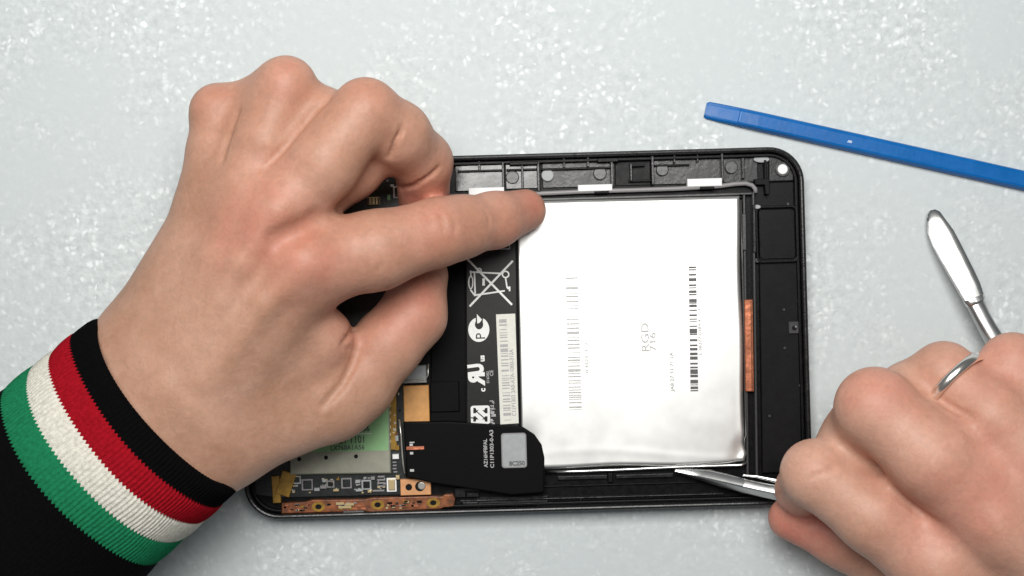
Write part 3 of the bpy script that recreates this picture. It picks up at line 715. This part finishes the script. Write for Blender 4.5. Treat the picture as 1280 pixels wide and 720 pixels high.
def surface(f, lo, hi, h):
    xs = [np.arange(lo[i], hi[i]+h, h, dtype=np.float32) for i in range(3)]
    nx, ny, nz = map(len, xs); D = np.empty((nx, ny, nz), dtype=np.float32)
    Y, Z = np.meshgrid(xs[1], xs[2], indexing='ij')
    st = 12
    for i in range(0, nx, st):
        xx = xs[0][i:i+st]; m_ = len(xx)
        P = np.empty((m_, ny, nz, 3), dtype=np.float32); P[..., 0] = xx[:, None, None]; P[..., 1] = Y; P[..., 2] = Z
        D[i:i+st] = f(P.reshape(-1, 3)).reshape(m_, ny, nz)
    S = D < 0
    cnt = np.zeros((nx-1, ny-1, nz-1), dtype=np.int8)
    corners = [(a, b, c) for a in (0, 1) for b in (0, 1) for c in (0, 1)]
    for a, b, c in corners: cnt += S[a:nx-1+a, b:ny-1+b, c:nz-1+c]
    act = (cnt > 0) & (cnt < 8); idx = -np.ones(act.shape, dtype=np.int64); I = np.argwhere(act); idx[act] = np.arange(len(I))
    acc = np.zeros((len(I), 3)); w = np.zeros(len(I))
    for c0 in corners:
        for ax in range(3):
            if c0[ax]: continue
            c1 = list(c0); c1[ax] = 1
            d0 = D[I[:, 0]+c0[0], I[:, 1]+c0[1], I[:, 2]+c0[2]]; d1 = D[I[:, 0]+c1[0], I[:, 1]+c1[1], I[:, 2]+c1[2]]
            m_ = (d0 < 0) != (d1 < 0); t = np.where(m_, d0/np.where(m_, d0-d1, 1), 0)
            p = np.zeros((len(I), 3)); p[:] = c0; p[:, ax] += t
            acc[m_] += p[m_]; w[m_] += 1
    V = (I+acc/w[:, None])*h+np.array(lo)
    faces = []
    for ax in range(3):
        sl0 = [slice(None)]*3; sl1 = [slice(None)]*3; sl0[ax] = slice(0, -1); sl1[ax] = slice(1, None)
        ch = S[tuple(sl0)] != S[tuple(sl1)]; E = np.argwhere(ch)
        b, c = [(1, 2), (2, 0), (0, 1)][ax]
        E = E[(E[:, b] > 0) & (E[:, c] > 0) & (E[:, b] < act.shape[b]) & (E[:, c] < act.shape[c])]
        ins = S[E[:, 0], E[:, 1], E[:, 2]]
        def cell(db, dc):
            q = E.copy(); q[:, b] += db; q[:, c] += dc; return idx[q[:, 0], q[:, 1], q[:, 2]]
        q = np.stack([cell(-1, -1), cell(0, -1), cell(0, 0), cell(-1, 0)], 1)
        q[~ins] = q[~ins][:, ::-1]; faces.append(q)
    F = np.concatenate(faces); F = F[(F >= 0).all(1)]
    V = V.astype(np.float32)
    for _ in range(2):                       # settle the vertices on the surface
        d = f(V); e = .35; G = np.empty_like(V)
        for ax in range(3):
            dv = np.zeros(3, dtype=np.float32); dv[ax] = e; G[:, ax] = (f(V+dv)-f(V-dv))/(2*e)
        V = V - (d/np.maximum((G*G).sum(1), .3))[:, None]*G
    return V, F
def make_hand(name, spec, lo, hi, h, material):
    crease_lines(spec); f = hand_sdf(spec); V, F = surface(f, lo, hi, h)
    me = bpy.data.meshes.new(name)
    c = np.array(spec['origin'], dtype=np.float32)
    me.vertices.add(len(V)); me.vertices.foreach_set('co', ((V-c)*MM).astype(np.float32).ravel())
    me.loops.add(F.size); me.loops.foreach_set('vertex_index', F.ravel().astype(np.int32))
    me.polygons.add(len(F)); me.polygons.foreach_set('loop_start', np.arange(0, F.size, 4, dtype=np.int32))
    me.update(calc_edges=True); me.validate()
    me.polygons.foreach_set('use_smooth', np.ones(len(me.polygons), dtype=bool))
    fl = np.zeros(len(V), dtype=np.float32)
    for px, py, z, r, s in spec['flush']:
        q = V-mmv((px, py, z)); fl += s*np.exp(-(q*q).sum(1)/(r*r))
    a = me.attributes.new('flush', 'FLOAT', 'POINT'); a.data.foreach_set('value', np.clip(fl, 0, 1))
    o = bpy.data.objects.new(name, me); COL.objects.link(o); o.location = Vector(c.tolist())*MM
    me.materials.append(material)
    return o

LEFT = dict(
    palm=[[(175, 452, 36, 16), (75, 535, 44, 15)], [(262, 548, 36, 16.5), (165, 622, 44, 15)], [(215, 500, 41, 18), (105, 592, 46, 20)],
          [(190, 433, 37, 15), (268, 248, 44, 9.5)], [(215, 448, 41, 15), (307, 245, 50, 10)], [(235, 463, 43, 15), (347, 265, 54, 11)],
          [(258, 490, 43, 16), (385, 330, 50, 12)], [(275, 540, 36, 16.5), (415, 500, 29, 12.5)],
          [(290, 400, 32, 20), (330, 330, 34, 14)], [(330, 470, 34, 15), (398, 425, 36, 11)], [(200, 420, 30, 15), (262, 295, 30, 11)]],
    ridges=[([(240, 440, 57.5, 1.6), (300, 330, 62.5, 1.8), (345, 265, 65, 2.2)], 7), ([(262, 470, 58, 1.6), (330, 380, 61.5, 1.8), (382, 330, 62.5, 3.0)], 7),
            ([(222, 430, 54, 1.5), (270, 320, 58, 1.6), (306, 246, 59.5, 2.4)], 7), ([(378, 328, 58.6, 4.2), (384, 324, 58.6, 4.0)], 7)],
    fingers=[[(385, 328, 50, 13), (470, 313, 47, 11.8), (548, 290, 40, 10.2), (575, 284, 35, 9.5), (618, 275, 26, 8.6), (656, 263, 16.3, 6.9)],
             [(347, 265, 54, 11.5), (405, 203, 57, 10.6), (457, 140, 55, 9.5), (497, 168, 47, 9.6), (528, 202, 34, 9.0), (530, 258, 20, 8)],
             [(307, 245, 50, 11), (333, 180, 53, 9.6), (358, 108, 53, 8.4), (385, 170, 32, 8.5), (385, 215, 22, 7.5)],
             [(268, 248, 44, 9.8), (272, 195, 46, 9), (274, 141, 45, 8.3), (300, 175, 28, 7.5), (310, 215, 20, 7)],
             [(318, 136, 44, 9.6), (295, 225, 46, 10)], [(345, 122, 48, 9.5), (320, 200, 50, 10)], [(400, 150, 48, 10.4), (340, 235, 50, 10)], [(395, 240, 42, 10), (438, 212, 41, 9), (478, 182, 40, 8)]],
    fk=4.0,
    web=7, thumb_web=4,
    thumb=[(415, 500, 29, 12.5), (445, 480, 27, 11.6), (485, 430, 26, 10.6), (516, 395, 24, 10.2), (527, 345, 20, 8.6)],
    folds=[([(550, 209), (535, 220), (518, 231), (500, 236)], .7, 1.3, .9), ([(503, 160), (494, 176), (487, 198)], .7, 1.2, 1.0),
           ([(486, 360), (466, 374), (448, 400), (428, 431), (437, 437)], .8, 1.3, 1.2), ([(446, 440), (440, 458), (428, 480), (404, 508)], .9, 1.0, 1.8),
           ([(549, 266), (554, 276), (554, 288)], .5, .32, .6), ([(529, 264), (535, 269), (538, 276)], .5, .38, .6), ([(566, 268), (570, 280), (569, 292)], .5, .2, .6),
           ([(408, 124), (392, 141), (360, 180), (330, 210)], .8, .9, 1.6), ([(296, 140), (288, 165), (276, 200)], .8, .9, 1.6),
           ([(396, 276), (372, 290), (346, 300)], 2.0, .35, 4.0), ([(480, 330), (470, 338)], .4, .3, .5), ([(606, 262), (611, 272), (611, 284)], .4, .3, .5)],
    flush=[(340, 262, 62, 12, .38), (300, 300, 60, 12, .34), (470, 330, 56, 22, .16), (600, 285, 30, 20, .2), (330, 180, 60, 24, .14), (500, 180, 45, 18, .2), (378, 326, 64, 10, .25), (395, 335, 62, 14, .2), (530, 248, 28, 9, .9), (520, 225, 30, 10, .3), (668, 254, 22, 9, .45),
           (545, 285, 50, 10, .28), (520, 372, 32, 14, .5), (358, 95, 60, 9, .3), (268, 125, 50, 9, .3), (460, 115, 60, 9, .3), (445, 420, 40, 12, .3), (625, 300, 26, 12, .35)],
    origin=(W(290, 420, 0)*1000)[:])
lo = mmv((20, 660, 0)); 
hl = make_hand('hand', LEFT, (-146, -78, 6), (20, 72, 72), 1.0, M['skin'])
tag(hl, 'left hand reaching out of the striped cuff, index fingertip pressing on the battery', 'hand')

RIGHT = dict(
    palm=[[(1420, 812, 42, 22), (1590, 930, 48, 25)], [(1400, 840, 40, 18), (1172, 707, 45, 12)], [(1420, 810, 46, 18), (1247, 652, 54, 12)], [(1440, 775, 46, 18), (1300, 590, 52, 11)],
          [(1460, 745, 40, 17), (1345, 545, 44, 10)], [(1330, 730, 32, 20), (1240, 690, 34, 15)], [(1400, 850, 32, 18), (1180, 745, 28, 12)]],
    ridges=[([(1350, 770, 59, 1.6), (1245, 655, 64.5, 2.6)], 9), ([(1380, 720, 60, 1.6), (1300, 592, 62, 2.6)], 7), ([(1176, 704, 53, 4), (1180, 708, 53, 4)], 7)],
    fingers=[[(1172, 707, 45, 12.5), (1092, 645, 45, 11.2), (1019, 592, 41, 10.0), (1003, 612, 25, 8), (1008, 628, 17, 7)],
             [(1247, 652, 54, 13), (1165, 572, 56, 12.6), (1094, 509, 51, 11.4), (1080, 540, 36, 11), (1100, 590, 22, 8)],
             [(1290, 570, 56, 12), (1238, 520, 54, 10.5), (1180, 468, 46, 9.4), (1165, 500, 32, 8.5), (1180, 540, 22, 7.5)],
             [(1345, 545, 48, 11), (1300, 495, 50, 9.8), (1266, 457, 46, 9.4), (1250, 490, 28, 7.5), (1260, 530, 20, 7)],
             [(1136, 492, 40, 10), (1215, 595, 52, 12)], [(1236, 486, 36, 8.5), (1290, 548, 46, 10)], [(1058, 560, 32, 9), (1105, 602, 35, 9.5), (1180, 652, 44, 12)]],
    fk=5.5,
    web=6, thumb_web=2.5,
    thumb=[(1180, 745, 28, 12), (1120, 712, 24, 10.4), (1052, 673, 21, 8.8), (987, 648, 18, 6.9)],
    folds=[([(1120, 616), (1140, 632), (1160, 648)], .9, 1.2, 2.0), ([(1014, 597), (1030, 591), (1044, 585)], .6, .25, .9),
           ([(1170, 496), (1190, 510), (1215, 522)], .9, 1.2, 1.6)],
    flush=[(1060, 475, 62, 12, .4), (1120, 480, 62, 12, .4), (1010, 660, 24, 14, .9), (985, 645, 22, 9, .4), (1250, 450, 52, 14, .5), (1150, 700, 54, 14, .25), (1245, 640, 66, 16, .25), (1020, 585, 48, 7, .2), (1180, 620, 60, 18, .35), (1240, 560, 60, 14, .3)],
    origin=(W(1200, 620, 0)*1000)[:])
hr = make_hand('hand', RIGHT, (72, -150, 6), (222, 6, 76), 1.0, M['skin2'])
tag(hr, 'right hand closed round the steel pry blade, wearing a thin ring', 'hand')

# ring on the right hand
def finger_ring():
    a, b = Vector(mmv((1238, 520, 54)).tolist()), Vector(mmv((1180, 468, 46)).tolist())
    c = b.lerp(a, .22); ax = (a-b).normalized()
    s = ax.cross(Vector((0, 0, 1))).normalized(); u = s.cross(ax)
    V, F = [], []; n, k = 64, 10
    for i in range(n):
        t = 2*math.pi*i/n; d = s*math.cos(t)+u*math.sin(t)
        for j in range(k):
            q = 2*math.pi*j/k
            V.append((c + d*(11.1+.75*math.cos(q)) + ax*1.5*math.sin(q))*MM)
    for i in range(n):
        for j in range(k): F.append((i*k+j, i*k+(j+1) % k, ((i+1) % n)*k+(j+1) % k, ((i+1) % n)*k+j))
    o = link('finger_ring', V, F, M['silver'], smooth=True)
    tag(o, 'thin shiny metal ring worn on a finger of the right hand', 'ring')
finger_ring()

# ------------------------------------------------------------------ striped knit sleeve on the left arm
def sleeve():
    A = Vector(mmv((214, 503, 38)).tolist()); B_ = Vector(mmv((-90, 750, 46)).tolist())
    ax = (B_-A).normalized(); s = ax.cross(Vector((0, 0, 1))).normalized(); u = s.cross(ax); u = -u if u.z < 0 else u
    NR = 150; NA = NR*4
    def sect(d, off, row_jag=0.0, amp=.22):
        """ring of points d mm up the arm"""
        flare = 1+.0009*d; out = []
        for i in range(NA):
            t = 2*math.pi*i/NA
            rib = amp*math.cos(NR*t)
            rw, rh = (33.5+off)*flare+rib, (28.0+off)*flare+rib
            w = .5*math.sin(3*t+d*.12)+.35*math.sin(5*t-d*.2+1)
            j = row_jag*math.cos(NR*t)
            out.append((A + ax*(d+j+5.5*max(math.sin(t), -.3)) + s*((rw+w)*math.cos(t)) + u*((rh+w)*math.sin(t)))*MM)
        return out
    def shell(name, rows, m, parent):
        V = [p for r in rows for p in r]; F = []
        for j in range(len(rows)-1):
            for i in range(NA): F.append((j*NA+i, j*NA+(i+1) % NA, (j+1)*NA+(i+1) % NA, (j+1)*NA+i))
        return link(name, V, F, m, parent, smooth=True)
    J = .38
    # sleeve body beyond the cuff
    rows = [sect(33.2, .55, J)] + [sect(d, .7+min(3, (d-34)*.09), 0, .05) for d in (34, 37, 42, 50, 60, 72, 90, 112)]
    sl = shell('sleeve', rows, M['k_black'], hl)
    sl['label'] = 'black knit sleeve with black, red, white and green striped cuff'
    edges = [0, 7.4, 15.6, 24.2, 33.2]
    for k, (nm, m) in enumerate((('cuff_band', 'k_black'), ('cuff_band', 'k_red'), ('cuff_band', 'k_white'), ('cuff_band', 'k_green'))):
        d0, d1 = edges[k], edges[k+1]; rows = []
        if k == 0:
            rows += [sect(14, -4.2, 0, .05), sect(3, -4.0, 0, .05), sect(.6, -3.0, 0, .1), sect(-.5, -1.6), sect(-.2, -.5), sect(1.0, .35)]
            rows += [sect(d, .6) for d in np.linspace(2.5, d1-.8, 5)] + [sect(d1, .55, J)]
        else:
            rows += [sect(d0, .55, J)] + [sect(d, .7+.35*math.sin(math.pi*(d-d0)/(d1-d0))) for d in np.linspace(d0+.9, d1-.9, 6)] + [sect(d1, .55, J)]
        o = shell(nm, rows, M[m], sl)
        o['label'] = {'k_black': 'black rolled cuff edge', 'k_red': 'red cuff stripe', 'k_white': 'white cuff stripe', 'k_green': 'green cuff stripe'}[m]
sleeve()
